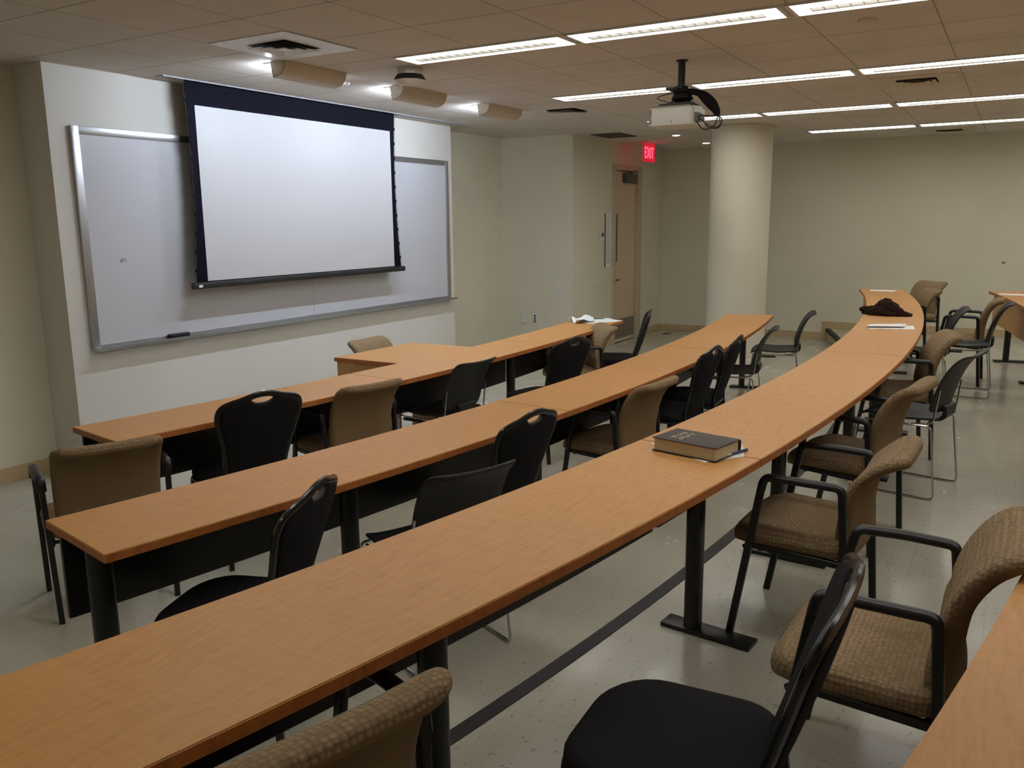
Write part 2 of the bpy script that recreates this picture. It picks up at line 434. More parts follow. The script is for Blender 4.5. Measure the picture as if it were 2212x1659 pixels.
t = thing('light_switch', 'pale double switch plate on the wall left of the door, below the thermostat', 'light switch', (10.23, 4.714, .84))
obj('cover_plate', bbox(-.11, .11, -.007, -.001, -.055, .055, .002), 'whiteplastic', t)
for x in (-.06, 0, .06):
    obj('toggle', bbox(x-.008, x+.008, -.016, -.006, -.014, .014, .002), 'whiteplastic', t)
def outlet(y, z, lab, dark):
    t = thing('wall_outlet', lab, 'outlet', (9.475, y, z), 0, 'plates on the short wall')
    obj('cover_plate', bbox(-.007, -.001, -.045, .045, -.065, .065, .002), 'whiteplastic', t)
    for dz in ((.035, 0, -.035) if dark else (.03, -.03)):
        bm = NB(); tube(bm, [(-.006, 0, dz), (-.011, 0, dz)], .013 if dark else .017, n=14); obj('socket', bm, 'black' if dark else 'whiteplastic', t)
outlet(5.40, .456, 'white double power outlet low on the short wall, nearer the whiteboard', False)
outlet(5.245, .466, 'white plate with three black round sockets low on the short wall', True)
t = thing('blank_plate', 'pale blank plate on the short wall, higher than the outlets', 'wall plate', (9.475, 4.91, .825), 0, 'plates on the short wall')
obj('cover_plate', bbox(-.007, -.001, -.04, .04, -.06, .06, .002), 'whiteplastic', t)
# exit sign
t = thing('exit_sign', 'red lit EXIT sign hanging from the ceiling near the door', 'exit sign', (11.14, 4.40, 2.47))
bm = NB()
for a in ((-.195, .195, -.012, .012, .20, .235), (-.195, -.175, -.012, .012, 0, .2), (.175, .195, -.012, .012, 0, .2), (-.195, .195, -.012, .012, -.012, .006)): box(bm, *a)
obj('frame', bm, 'exitface', t, smooth=False)
obj('panel', bbox(-.175, .175, -.004, .004, .006, .20, .001), 'exitface', t)
bm = text_mesh('EXIT', .20, .002); bmesh.ops.scale(bm, vec=(.82, 1.05, 1), verts=bm.verts[:]); bmesh.ops.rotate(bm, cent=(0, 0, 0), matrix=Matrix.Rotation(PI/2, 3, 'X'), verts=bm.verts[:]); bmesh.ops.translate(bm, vec=(0, -.008, .10), verts=bm.verts[:])
obj('lettering', bm, 'exitred', t, smooth=False)
obj('canopy', bbox(-.12, .12, -.03, .03, .233, .2445, .004), 'whiteplastic', t)

# ------------------------------------------------------------------ whiteboard, tray, eraser
wb = thing('whiteboard', 'long grey-white whiteboard with aluminium frame behind the projection screen', 'whiteboard', (5.65, YF, .86))
X0, X1 = 3.493-5.65, 7.80-5.65
bm = NB(); box(bm, X0+.02, -.0015, -.018, -.002, .02, 1.46); box(bm, .0015, X1-.02, -.018, -.002, .02, 1.46); obj('writing_surface', bm, 'board', wb, smooth=False)
bm = NB()
for a in ((X0, X0+.055, -.03, -.001, 0, 1.478), (X1-.055, X1, -.03, -.001, 0, 1.478), (X0+.055, X1-.055, -.028, -.001, 1.428, 1.478), (X0+.055, X1-.055, -.026, -.001, 0, .03)): box(bm, *a)
bevel_all(bm, .003); obj('frame', bm, 'alu', wb)
bm = NB(); loft(bm, [[(x, -.03, -.012), (x, -.085, -.012), (x, -.092, .012), (x, -.086, .012), (x, -.08, -.002), (x, -.03, .006)] for x in (X0+.01, X1+.04)]); obj('marker_tray', bm, 'alu', wb, smooth=False)
bm = NB()
pts = [(-1.885, -.0195, .575), (-1.875, -.0195, .600), (-1.868, -.0195, .607), (-1.872, -.0195, .578), (-1.850, -.0195, .605), (-1.846, -.0195, .583), (-1.832, -.0195, .59)]
tube(bm, pts, .0015, n=6, up=(0, 1, 0)); obj('marker_scribble', bm, 'ink', wb)
e = thing('board_eraser', 'small black eraser standing on the whiteboard tray', 'eraser', (4.17, 5.357, .8665))
obj('body', bbox(-.085, .085, -.022, .022, .008, .03, .004), 'blackplastic', e); obj('felt', bbox(-.083, .083, -.02, .02, 0, .009, .002), 'blackcloth', e)

# ------------------------------------------------------------------ projection screen
ps = thing('projection_screen', 'pulled-down white projection screen with black border in front of the whiteboard', 'projection screen', (5.515, 5.25, 1.235))
def sx(z, side):        # tab-tensioned side, slightly waisted
    k = (z-.02)/1.46; w = 1.205+.03*(1-k)**2-.030*math.sin(PI*k)
    return side*w
bm = NB(); rr = []
for i in range(25):
    z = .02+1.46*i/24; rr.append([(sx(z, -1), 0, z), (sx(z, 1), 0, z), (sx(z, 1), .0015, z), (sx(z, -1), .0015, z)])
loft(bm, rr); obj('black_border', bm, 'screenblack', ps, smooth=False)
obj('screen_surface', bbox(-1.13, 1.126, -.003, -.0008, .038, 1.311, .0005, 1), 'screen', ps)
bm = NB(); tube(bm, [(-1.27, 0, .008), (1.275, 0, .008)], .02, .024, 12, square=True); obj('bottom_bar', bm, 'blackplastic', ps)
bm = NB(); box(bm, -1.235, -1.20, -.026, -.0235, -.004, .014); obj('bar_label', bm, 'paper', ps, smooth=False)
for s in (-1, 1):
    bm = NB(); tube(bm, [(sx(.02+1.44*i/16, s)+s*.012, .002, .02+1.44*i/16) for i in range(17)], .0014, n=6); c = obj('tension_cord', bm, 'blackplastic', ps)
    for i in range(10):
        z = .12+i*.135; xi = sx(z, s); x = xi+s*.013; bm = NB(); box(bm, min(x, xi), max(x, xi), 0, .003, z-.014, z+.014)
        obj('tension_tab', bm, 'screenblack', ps, smooth=False)
bm = NB(); box(bm, -1.42, 2.4, -.055, -.040, 1.470, 1.4795); box(bm, -1.42, -1.24, -.040, .03, 1.474, 1.4795); box(bm, 1.26, 2.4, -.040, .03, 1.474, 1.4795)
obj('ceiling_slot_trim', bm, 'greytrim', ps, smooth=False)

# ------------------------------------------------------------------ ceiling fixtures
def mk_troffer():
    """one foot by four foot parabolic troffer, seen from below; origin at corner (0,0) under ceiling"""
    t = thing('ceiling_light', '', 'ceiling light', (0, 0, CEIL))
    L, Wd = 1.185, .262
    bm = NB()
    for a in ((0, .012, 0, L, -.010, -.0005), (Wd-.012, Wd, 0, L, -.010, -.0005), (.012, Wd-.012, 0, .02, -.010, -.0005), (.012, Wd-.012, L-.02, L, -.010, -.0005)): box(bm, *a)
    obj('frame', bm, 'white', t, smooth=False)
    bm = NB(); box(bm, .012, Wd-.012, .02, L-.02, -.005, -.001); obj('lamp_panel', bm, 'lampglass', t, smooth=False)
    bm = NB(); box(bm, .088, Wd-.088, .1, L-.1, -.0065, -.0052); obj('lamp_basket', bm, 'basket', t, smooth=False)
    bm = NB()
    for x in (.085, Wd-.085-.003): box(bm, x, x+.003, .1, L-.1, -.014, -.0052)
    for i in range(17):
        y = .1+(L-.203)*i/16; box(bm, .088, Wd-.088, y, y+.003, -.014, -.0066)
    obj('louver', bm, 'reflector', t, smooth=False)
    return t
tr = mk_troffer(); first = True
names = ['nearest row', 'second row', 'third row', 'farthest row']
ys = [3.50-1.2085*k for k in range(5)]
where = {(0, 0): 'fluorescent ceiling light nearest the wall-washer lamps, left end of the longest bright row',
         (0, 1): 'fluorescent ceiling light in the middle of the large bright row at the top',
         (0, 2): 'fluorescent ceiling light cut off by the top edge, right end of the nearest row',
         (1, 0): 'fluorescent ceiling light just behind the projector mount, left end of its row',
         (1, 1): 'fluorescent ceiling light above the square vent, cut off at the right edge',
         (2, 0): 'short-looking fluorescent ceiling light just under the projector',
         (2, 1): 'fluorescent ceiling light in the middle of the third row, left of the far vent',
         (2, 2): 'fluorescent ceiling light in the third row, cut off at the right edge',
         (3, 1): 'fluorescent ceiling light at the left end of the farthest row',
         (3, 2): 'fluorescent ceiling light at the right of the farthest row by the back wall'}
for i in range(4):
    for k, y in enumerate(ys):
        if i == 3 and k == 0: continue
        if i == 1 and k == 0: lab = where[(1, 0)]
        lab = where.get((i, k), 'fluorescent ceiling light of the %s, behind the viewer' % names[i])
        loc = (LX[i], y-1.185, CEIL)
        if first: tr.location = loc; tr['label'] = lab; tr['group'] = 'fluorescent ceiling lights'; first = False
        else: dup(tr, loc, 0, lab, 'fluorescent ceiling lights')
for x, k0 in ((LX[0]-2.122, (0, 1, 2, 3, 4)), (LX[0]-4.244, (1,))):  # extra unseen troffers, added to brighten the near tables and left wall
    for k, y in enumerate(ys):
        if k in k0: dup(tr, (x, y-1.185, CEIL), 0, 'added unseen fluorescent light above the viewer, brightening the near tables', 'fluorescent ceiling lights')
# wall washers
def mk_washer():
    t = thing('wall_washer', '', 'wall washer', (0, 0, CEIL))
    L = .58
    prof = [(0, 0), (.012, -.05), (.05, -.085), (.115, -.098)]
    pr = fillet([(0, a, b) for a, b in prof], .04, 4)
    bm = NB(); rings = []
    for x in (0, L): rings.append([(x, p.y, p.z) for p in pr]+[(x, p.y+.004, p.z+.006) for p in reversed(pr)])
    loft(bm, rings); obj('hood', bm, 'beige', t)
    for x in (0, L-.003):
        bm = NB(); ring = [(p.y, p.z) for p in pr]+[(.135, -.02), (.135, 0)]
        loft(bm, [[(x, a, b) for a, b in ring], [(x+.003, a, b) for a, b in ring]]); obj('end_cap', bm, 'beige', t, smooth=False)
    bm = NB(); tube(bm, [(.02, .17, -.028), (L-.02, .17, -.028)], .012, n=12); obj('lamp_tube', bm, 'tube', t)
    bm = NB(); box(bm, 0, L, .137, .20, -.008, -.0005); obj('reflector', bm, 'white', t, smooth=False)
    return t
wl = ['largest beige wall-washer lamp at the left, beside the white square vent', 'middle beige wall-washer lamp beside the black-ringed dome', 'smallest, farthest beige wall-washer lamp, right of the dome']
w0 = mk_washer(); w0.location = (4.18, 4.12, CEIL); w0['label'] = wl[0]; w0['group'] = 'board washer lamps'
for x, l in zip((5.405, 6.64), wl[1:]): dup(w0, (x, 4.12, CEIL), 0, l, 'board washer lamps')
# vents
def vent(name, label, x, y, s, tile, mat, ang=0):
    t = thing(name, label, 'ceiling vent', (x, y, CEIL), ang, 'ceiling vents')
    bm = NB(); h = tile/2; i = s/2
    for a in ((-h, h, -h, -i), (-h, h, i, h), (-h, -i, -i, i), (i, h, -i, i)): box(bm, *a, -.006, -.0005)
    obj('tile_frame', bm, mat, t, smooth=False)
    bm = NB(); box(bm, -i, i, -i, i, -.003, -.001); obj('duct_opening_shade', bm, 'voidshade', t, smooth=False)  # flat dark plate painted as the shade inside the duct
    for k in range(3):
        o1 = i*(1-.3*k)-.004; o2 = o1-.045*s/.3; bm = NB(); z1 = -.022; z0 = -.004
        a = [(-o1, -o1), (o1, -o1), (o1, o1), (-o1, o1)]; b = [(-o2, -o2), (o2, -o2), (o2, o2), (-o2, o2)]
        loft(bm, [[(p, q, z1+.016*(k == 9)) for p, q in a], [(p, q, z0-.004) for p, q in b], [(p, q, z0-.001) for p, q in b], [(p*.995, q*.995, z1+.003) for p, q in a]], caps=False)
        obj('louver_ring', bm, mat, t, smooth=False)
    bm = NB(); o1 = i*.2; loft(bm, [[(-o1, -o1, -.02), (o1, -o1, -.02), (o1, o1, -.02), (-o1, o1, -.02)], [(-o1*.6, -o1*.6, -.008), (o1*.6, -o1*.6, -.008), (o1*.6, o1*.6, -.008), (-o1*.6, o1*.6, -.008)]]); obj('centre_plate', bm, mat, t, smooth=False)
vent('ceiling_vent', 'large white square ceiling vent with a dark centre left of the lights', 3.862, 3.81, .30, .60, 'white')
vent('ceiling_vent', 'tile-coloured square ceiling vent beyond the wall washers, left of the projector', 7.49, 3.79, .29, .29, 'ceiling')
vent('ceiling_vent', 'beige square ceiling vent between the second and third light rows', 7.455, .77, .28, .58, 'beige')
vent('ceiling_vent', 'far ceiling vent near the back wall under the farthest light row', 11.85, .83, .28, .58, 'beige')
t = thing('return_grille', 'dark flat ceiling grille just left of the exit sign', 'ceiling vent', (9.95, 4.39, CEIL), 0, 'ceiling vents')
obj('grille', bbox(-.27, .27, -.20, .20, -.006, -.0005, .001), 'greydark', t)
bm = NB()
for i in range(18): box(bm, -.27, .27, -.19+i*.0215, -.183+i*.0215, -.009, -.006)
obj('bars', bm, 'greydark', t, smooth=False)
# dome
t = thing('ceiling_dome', 'white octagonal ceiling dome with a black ring beside the middle wall washer', 'ceiling dome', (4.87, 3.66, CEIL), .3)
bm = NB(); lathe(bm, 0, 0, [(.085, -.04), (.085, -.0005)], 8); obj('mounting_box', bm, 'whiteplastic', t, smooth=False)
bm = NB(); lathe(bm, 0, 0, [(.118, -.078), (.09, -.04)], 8); obj('black_ring', bm, 'black', t, smooth=False)
bm = NB(); lathe(bm, 0, 0, [(.02, -.112), (.07, -.104), (.118, -.0785), (.116, -.078)], 8); obj('dome_cover', bm, 'whiteplastic', t, smooth=False)
def disc(name, label, cat, x, y, r, mat, h=.012):
    t = thing(name, label, cat, (x, y, CEIL)); bm = NB(); lathe(bm, 0, 0, [(r*.9, -h), (r, -h*.5), (r, -.0005)], 28); obj('rim', bm, mat, t)
    bm = NB(); lathe(bm, 0, 0, [(r*.6, -h-.003), (r*.75, -h)], 28); obj('plate', bm, mat, t)
disc('smoke_detector', 'small white disc on the ceiling at the right end of the left wall washer', 'detector', 5.07, 4.42, .045, 'white', .02)
disc('ceiling_speaker', 'beige round ceiling disc between the first two light rows near the top', 'ceiling disc', 5.06, .785, .05, 'beige', .016)
disc('ceiling_speaker', 'faint flush round ceiling disc left of the square beige vent', 'ceiling disc', 8.172, 1.385, .085, 'ceiling', .004)
disc('ceiling_speaker', 'tiny round ceiling disc behind the third light row at the right', 'ceiling disc', 9.40, .78, .05, 'beige', .01)
disc('sprinkler_cover', 'small round sprinkler cover above the short wall', 'sprinkler', 9.272, 4.388, .05, 'beige', .012)
disc('sprinkler_cover', 'small round sprinkler cover right of the exit sign', 'sprinkler', 12.1, 4.58, .05, 'beige', .012)
for x, y, l in ((10.42, 3.76, 'small lit downlight above the exit door, nearer one'), (11.70, 3.79, 'small lit downlight left of the column top, farther one')):
    t = thing('downlight', l, 'downlight', (x, y, CEIL), 0, 'recessed downlights')
    bm = NB(); lathe(bm, 0, 0, [(.048, -.004), (.062, -.005), (.062, -.0005)], 28); obj('trim_ring', bm, 'white', t)
    bm = NB(); lathe(bm, 0, 0, [(.047, -.0055), (.047, -.0008)], 28); obj('lamp_lens', bm, 'can', t)

# ------------------------------------------------------------------ projector
t = thing('projector', 'white projector hanging from a black ceiling pole, cables looping at its right', 'projector', (5.62, 2.0, CEIL))
bm = NB(); tube(bm, [(0, 0, -.20), (0, 0, -.001)], .024, n=20); cyl(bm, 0, 0, -.008, -.0008, .04); obj('ceiling_pole', bm, 'black', t)
bm = NB(); lathe(bm, 0, 0, [(.05, -.215), (.062, -.20), (.045, -.165), (.028, -.16)], 16); box(bm, -.05, .05, -.02, .09, -.185, -.170); lathe(bm, 0, -.01, [(.045, -.265), (.075, -.245), (.06, -.215)], 16)
box(bm, -.06, .06, -.11, .13, -.285, -.272)
for sx_, sy_ in ((-1, -1), (1, -1), (-1, 1), (1, 1)): tube(bm, [(sx_*.02, sy_*.02, -.24), (sx_*.05, sy_*.10, -.30)], .008, n=8)
obj('mount_bracket', bm, 'black', t)
bm = NB(); ol = densify(rrect(.27, .315, .035, 5, .01, .03), .03); slab(bm, ol, .118, .014, lambda u, v, w: (u, v, -.362+w)); pb = obj('housing', bm, 'whiteplastic', t)
bm = NB(); ol = densify(rrect(.24, .28, .03, 5, .01, .03), .03); slab(bm, ol, .016, .005, lambda u, v, w: (u, v, -.30+w)); obj('top_cover', bm, 'steel', t)
bm = NB()
for i in range(9): box(bm, -.1275, -.124, .158-.001, .178, -.405+i*.0105, -.400+i*.0105)
obj('side_vent', bm, 'greydark', pb, smooth=False)
bm = NB(); tube(bm, [(-.124, .02, -.395), (-.1268, .02, -.395)], .004, n=10); obj('sensor', bm, 'black', pb)
bm = NB(); tube(bm, [(0, .187, -.36), (0, .205, -.36)], .035, n=20); obj('lens', bm, 'glassdark', pb)
bm = NB(); box(bm, -.10, -.02, -.150, -.128, -.40, -.345); box(bm, -.08, -.03, -.17, -.15, -.39, -.365); obj('connector_block', bm, 'greydark', pb, smooth=False)
bm = NB(); P = [(0, -.02, -.20), (-.02, -.08, -.205), (-.03, -.14, -.225), (-.03, -.19, -.265), (-.03, -.235, -.315), (-.03, -.262, -.365)]
n = 20; rg = []
pp = [spline(P, i/n) for i in range(n+1)]
for i, p in enumerate(pp):
    a = pp[max(i-1, 0)]; b = pp[min(i+1, n)]; tt = (b-a).normalized(); s = Vector((1, 0, 0)); w = s.cross(tt).normalized(); r = .02+.016*math.sin(PI*min(1, max(0, (i/n-.35)/.6)))-.006*(i/n > .95)
    rg.append([p+s*r*math.cos(2*PI*k/12)+w*r*math.sin(2*PI*k/12) for k in range(12)])
loft(bm, rg); obj('cable_sleeve', bm, 'blackcloth', t)
for k, P in enumerate(([(-.03, -.262, -.365), (-.03, -.29, -.40), (-.04, -.27, -.445), (-.05, -.21, -.44), (-.06, -.165, -.385)],
                       [(-.03, -.262, -.365), (-.02, -.275, -.42), (-.03, -.24, -.44), (-.05, -.17, -.40), (-.06, -.15, -.375)],
                       [(-.03, -.255, -.365), (-.05, -.22, -.37), (-.06, -.18, -.365), (-.06, -.15, -.36)],
                       [(-.03, -.26, -.365), (-.06, -.25, -.43), (-.07, -.19, -.455), (-.07, -.15, -.425), (-.07, -.13, -.385)],
                       [(0, .02, -.20), (-.03, .12, -.215), (-.04, .15, -.235), (-.03, .10, -.255), (-.03, .02, -.29)])):
    bm = NB(); tube(bm, [spline(P, i/16) for i in range(17)], .004 if k < 4 else .003, n=6, up=(1, 0, 0)); obj('cable', bm, 'blackplastic' if k != 1 else 'greydark', t)

# ------------------------------------------------------------------ tables
TOPH, TH = .74, .03
def sector(bm, r0, r1, a0, a1, z0, z1, mi=0, seg=None, edge=None):
    seg = seg or max(4, int((a1-a0)*2)); rings = []
    for i in range(seg+1):
        a = a0+(a1-a0)*i/seg; p = arcp(r0, a); q = arcp(r1, a)
        rings.append([(p[0], p[1], z0), (q[0], q[1], z0), (q[0], q[1], z1), (p[0], p[1], z1)])
    vr = loft(bm, rings, mi=mi)
    if edge is not None:
        for f in bm.faces:
            f.normal_update()
            if abs(f.normal.z) < .5: f.material_index = edge
def recenter(bm, c):
    bmesh.ops.translate(bm, vec=(-c[0], -c[1], -c[2]), verts=bm.verts[:])
def table(r0, r1, a0, a1, z, legs, label, group, pod=False):
    c = (*arcp((r0+r1)/2, (a0+a1)/2), z)
    t = thing('seminar_table', label, 'table', c, 0, group)
    g = .0012*57.3/r0            # hairline gap between neighbours
    bm = NB()
    if pod:
        tl, tr_ = math.degrees(math.asin((4.56-CX)/r0)), math.degrees(math.asin((5.44-CX)/r0)); n = 12
        ol = [arcp(r1, a0+g+(a1-a0-2*g)*i/n) for i in range(n+1)]+[arcp(r0, a1-g+(tr_-a1+g)*i/5) for i in range(6)]+[(5.43, 4.155), (4.562, 4.19)]+[arcp(r0, tl+(a0+g-tl)*i/3) for i in range(4)]
        loft(bm, [[(x, y, z+TOPH-TH) for x, y in ol], [(x, y, z+TOPH) for x, y in ol]])
    else: sector(bm, r0, r1, a0+g, a1-g, z+TOPH-TH, z+TOPH)
    bmesh.ops.remove_doubles(bm, verts=bm.verts[:], dist=1e-5)
    bmesh.ops.recalc_face_normals(bm, faces=bm.faces[:])
    for f in bm.faces:
        f.normal_update(); f.material_index = 0 if f.normal.z > .5 else 1
    bmesh.ops.bevel(bm, geom=[e for e in bm.edges if e.calc_face_angle(0) > 1.2], offset=.0025, segments=2, affect='EDGES')
    recenter(bm, c); obj('tabletop', bm, ['wood', 'woodedge'], t)
    rl = (r0+r1)/2-.045; rt = r0+.05
    bm = NB(); sector(bm, rt, rt+.018, a0+.06, a1-.06, z+.405, z+TOPH-TH-.001)
    for f in bm.faces:
        f.normal_update()
    recenter(bm, c)
    # outer (sitter's) side black, front side maple
    cx, cy = CX-c[0], CY-c[1]
    bmesh.ops.recalc_face_normals(bm, faces=bm.faces[:])
    for f in bm.faces:
        d = f.calc_center_median(); rad = Vector((d.x-cx, d.y-cy, 0)).normalized(); f.material_index = 1 if f.normal.dot(rad) < -.5 else 0
    obj('modesty_panel', bm, ['black', 'woodpanel'], t, smooth=False)
    bm = NB(); sector(bm, rl-.02, rl+.02, a0+.12, a1-.12, z+TOPH-TH-.026, z+TOPH-TH-.001); recenter(bm, c); obj('support_beam', bm, 'black', t, smooth=False)
    for a in legs:
        x, y = arcp(rl, a); ca, sa = math.cos(math.radians(a)), math.sin(math.radians(a))
        bm = NB(); n = 20
        sec = [(.040*math.copysign(abs(math.cos(2*PI*k/n))**.8, math.cos(2*PI*k/n)), .030*math.copysign(abs(math.sin(2*PI*k/n))**.8, math.sin(2*PI*k/n))) for k in range(n)]
        R = lambda u, v: (x-c[0]+u*ca-v*sa, y-c[1]+u*sa+v*ca)
        loft(bm, [[(*R(u, v), zz) for u, v in sec] for zz in (.018, TOPH-TH-.0265)])
        lg = obj('leg', bm, 'black', t)
        bm = NB(); box(bm, -.045, .045, -.24, .115, .0005, .018); bevel_all(bm, .004)
        for v in bm.verts:
            q = R(v.co.x, v.co.y); v.co.x, v.co.y = q
        obj('foot_plate', bm, 'black', lg)
    return t
R1, R2, R3, R4 = (18.69, 19.147), (19.995, 20.452), (21.303, 21.76), (22.60, 23.057)
G1, G2, G3, G4 = 'tables of the front row', 'tables of the second row', 'tables of the third row', 'tables of the last row'
table(*R1, -9.85, -4.45, 0, (-9.6, -4.7), 'maple-topped table at the left end of the front row', G1)
table(*R1, -4.45, .98, 0, (-1.8, .55), 'middle front-row table with the square presenter extension towards the whiteboard', G1, pod=True)
table(*R1, .98, 6.2, 0, (3.6, 5.95), 'front-row table at the right end holding crumpled white papers', G1)
table(*R2, -11.65, -4.96, 0, (-11.4, -8.5), 'maple-topped table at the left end of the second row', G2)
table(*R2, -4.96, 1.65, 0, (-4.7, -2.0, .87), 'middle table of the second row, in front of the tan armchair', G2)
table(*R2, 1.65, 8.7, 0, (4.9, 8.45), 'table at the right end of the second row, ending before the column', G2)
table(*R3, -14.0, -7.26, STEP, (-13.8, -10.7), 'nearest maple-topped table of the third row, bottom left', G3)
table(*R3, -7.26, -.5, STEP, (-7.0, -4.6, -.65), 'third-row table carrying the dark book near its seam', G3)
table(*R3, -.5, 6.25, STEP, (2.6, 6.0), 'third-row table with folded white papers and the dark brown cloth', G3)
table(*R3, 6.25, 13.0, STEP, (9.6, 12.7), 'far end table of the third row by the back wall', G3)
table(*R4, -13.2, -7.26, STEP, (-7.5,), 'nearest table of the last row, cut off in the bottom right corner', G4)
table(*R4, -7.26, -.5, STEP, (-4.5, -.75), 'second table of the last row, outside the right edge', G4)
table(*R4, -.5, 6.0, STEP, (2.6, 5.7), 'third table of the last row, outside the right edge', G4)
table(*R4, 6.0, 12.75, STEP, (9.0, 12.3), 'far table of the last row at the right edge with a maple front panel', G4)
# presenter side panels (parts of the middle front table)
pt = [o for o in bpy.data.objects if o.type == 'EMPTY' and 'presenter' in str(o.get('label'))][0]
c = pt.location
for a in ((4.575, 4.597, 3.62, 4.172), (5.40, 5.422, 3.62, 4.14)):
    bm = NB(); box(bm, a[0], a[1], a[2], a[3], .004, TOPH-TH-.001); recenter(bm, c); obj('side_panel', bm, 'woodpanel', pt, smooth=False)

# ------------------------------------------------------------------ chairs
def mk_armchair():
    t = thing('armchair', '', 'armchair')
    # seat
    ol = densify(rrect(.50, .43, (.06, .06, .12, .12), 6, 0, .028), .04)
    def sm(u, v, w):
        z = .405+w-.028*max(0, (v-.10)/.14)**2*(1 if w > -.02 else .4)-.012*max(0, 1-abs(v+.05)/.2)*(w > 0)
        return (u, v, z)
    bm = NB(); slab(bm, ol, .078, .034, sm, crown=.004); obj('seat', bm, 'knit', t)
    # back: profile in (y,z)
    PR = [(-.188, .375), (-.172, .44), (-.176, .52), (-.190, .60), (-.216, .675), (-.256, .735), (-.302, .768), (-.345, .772)]
    P3 = [(0, a, b) for a, b in PR]
    L = .46
    def bmf(u, v, w):
        s = v/L; p = spline(P3, s); q = spline(P3, min(1, s+.01))-spline(P3, max(0, s-.01)); q.normalize()
        nrm = Vector((0, q.z, -q.y))      # towards the sitter
        th = w*(1.0-.32*s); cv = .020*(abs(u)/.235)**2*(1-s*.6)
        crease = .006*math.exp(-((v-.17)/.012)**2) if w > 0 else 0
        k = 1-.06*(1-s)
        r = p+nrm*(th+cv-crease); return (u*k, r.y, r.z)
    ol = densify(rrect(.452, L, (.05, .05, .11, .11), 7, 0, L/2), .022)
    bm = NB(); slab(bm, ol, .062, .028, bmf, crown=.004, mi_front=0, mi_back=1, sc=(.93, .86, .78, .7, .62, .54, .46, .38, .3, .22, .14, .07))
    obj('backrest', bm, ['knit', 'tanplain'], t)
    for s in (-1, 1):
        bm = NB(); tube(bm, [(s*.24, .22, 0), (s*.255, .115, .615)], .0135, .012, 10, up=(1, 0, 0), square=True); obj('leg', bm, 'black', t)
        bm = NB(); tube(bm, [(s*.24, -.20, 0), (s*.255, -.155, .615)], .0135, .012, 10, up=(1, 0, 0), square=True); obj('leg', bm, 'black', t)
        bm = NB(); pts = fillet([(s*.2545, .120, .585), (s*.256, .108, .638), (s*.262, -.02, .640), (s*.256, -.152, .636), (s*.2545, -.158, .585)], .035, 5)
        tube(bm, pts, .020, .0145, 12, up=(0, 0, 1)); obj('armrest', bm, 'black', t)
    bm = NB()
    for s in (-1, 1): tube(bm, fillet([(s*.243, .175, .355), (s*.236, .15, .372), (s*.236, -.16, .355), (s*.243, -.18, .35)], .02, 3), .011, .012, 8, square=True)
    tube(bm, [(-.236, .12, .358), (.236, .12, .358)], .011, .008, 8); tube(bm, [(-.236, -.15, .352), (.236, -.15, .352)], .011, .008, 8)
    obj('seat_frame', bm, 'black', t)
    return t
BT = .34     # lean of banquet back: y at top - handled below
def bplane(u, v, w=0):
    """banquet back plane: v height along back from seat rear; w towards the sitter"""
    a = .31; y = -.195-math.sin(a)*v-.05*0; z = .45+math.cos(a)*v
    cv = .018*(abs(u)/.2)**2
    return (u, y+math.cos(a)*(w+cv), z+math.sin(a)*(w+cv))
def crown_outline():
    right = [(.150, 0), (.157, .07), (.172, .16), (.196, .26), (.211, .32), (.213, .362), (.198, .396), (.160, .416), (.110, .430), (.066, .445), (.033, .454), (0, .457)]
    pts = [spline([(a, b, 0) for a, b in right], i/30) for i in range(31)]
    R = [(p.x, p.y) for p in pts]; return R
def mk_banquet():
    t = thing('banquet_chair', '', 'chair')
    ol = densify(rrect(.43, .42, (.10, .10, .15, .15), 7, 0, .01), .04)
    def sm(u, v, w): return (u, v, .432+w-.010*max(0, (v-.08)/.13)**2)
    bm = NB(); slab(bm, ol, .068, .030, sm, crown=.006); st = obj('seat', bm, 'blackcloth', t)
    bm = NB(); tube(bm, [sm(u*.995, v*.995, -.026) for u, v in ol], .006, n=6, closed=True); obj('piping', bm, 'black', st)
    R = crown_outline(); full = R+[(-x, y) for x, y in reversed(R[:-1])]
    bm = NB(); tube(bm, [bplane(u, v) for u, v in full], .016, .011, 10, up=(0, 1, .3)); obj('back_frame', bm, 'blackgloss', t)
    # padded panel with the notch under the hand hold
    def inn(p):
        x, y = p; return (x*.965, .004+y*.976)
    ins = [inn(p) for p in R]; top = []
    for x, y in ins:
        if x < .062: k = (x/.062)**2; y = min(y, .401+.028*k)
        top.append((x, y))
    ol2 = densify(top+[(-x, y) for x, y in reversed(top[:-1])], .02)
    bm = NB(); slab(bm, ol2, .030, .011, bplane, crown=.008, cen=(0, .2)); obj('back_pad', bm, 'blackcloth', t)
    # hand hold rim
    bm = NB(); k = [(.062*math.sin(a), .428-.024*math.cos(a)) for a in [PI*(i/12-.5) for i in range(13)]]
    tube(bm, [bplane(u, v) for u, v in k], .006, .010, 8, up=(0, 1, .3)); obj('hand_hold', bm, 'blackplastic', t)
    for s in (-1, 1):
        bm = NB(); tube(bm, fillet([(s*.175, .15, .40), (s*.18, .175, .385), (s*.195, .215, 0)], .03, 4), .012, .012, 10, up=(1, 0, 0), square=True); obj('leg', bm, 'blackgloss', t)
        bm = NB(); tube(bm, fillet([bplane(s*.158, .03), (s*.16, -.19, .42), (s*.185, -.245, 0)], .04, 4), .012, .012, 10, up=(1, 0, 0), square=True); obj('leg', bm, 'blackgloss', t)
    bm = NB(); tube(bm, fillet([(-.16, -.185, .395), (-.17, .15, .392), (.17, .15, .392), (.16, -.185, .395)], .03, 4), .010, .010, 8, square=True); tube(bm, [(-.16, -.185, .395), (.16, -.185, .395)], .010, n=8)
    obj('seat_frame', bm, 'blackgloss', t)
    return t
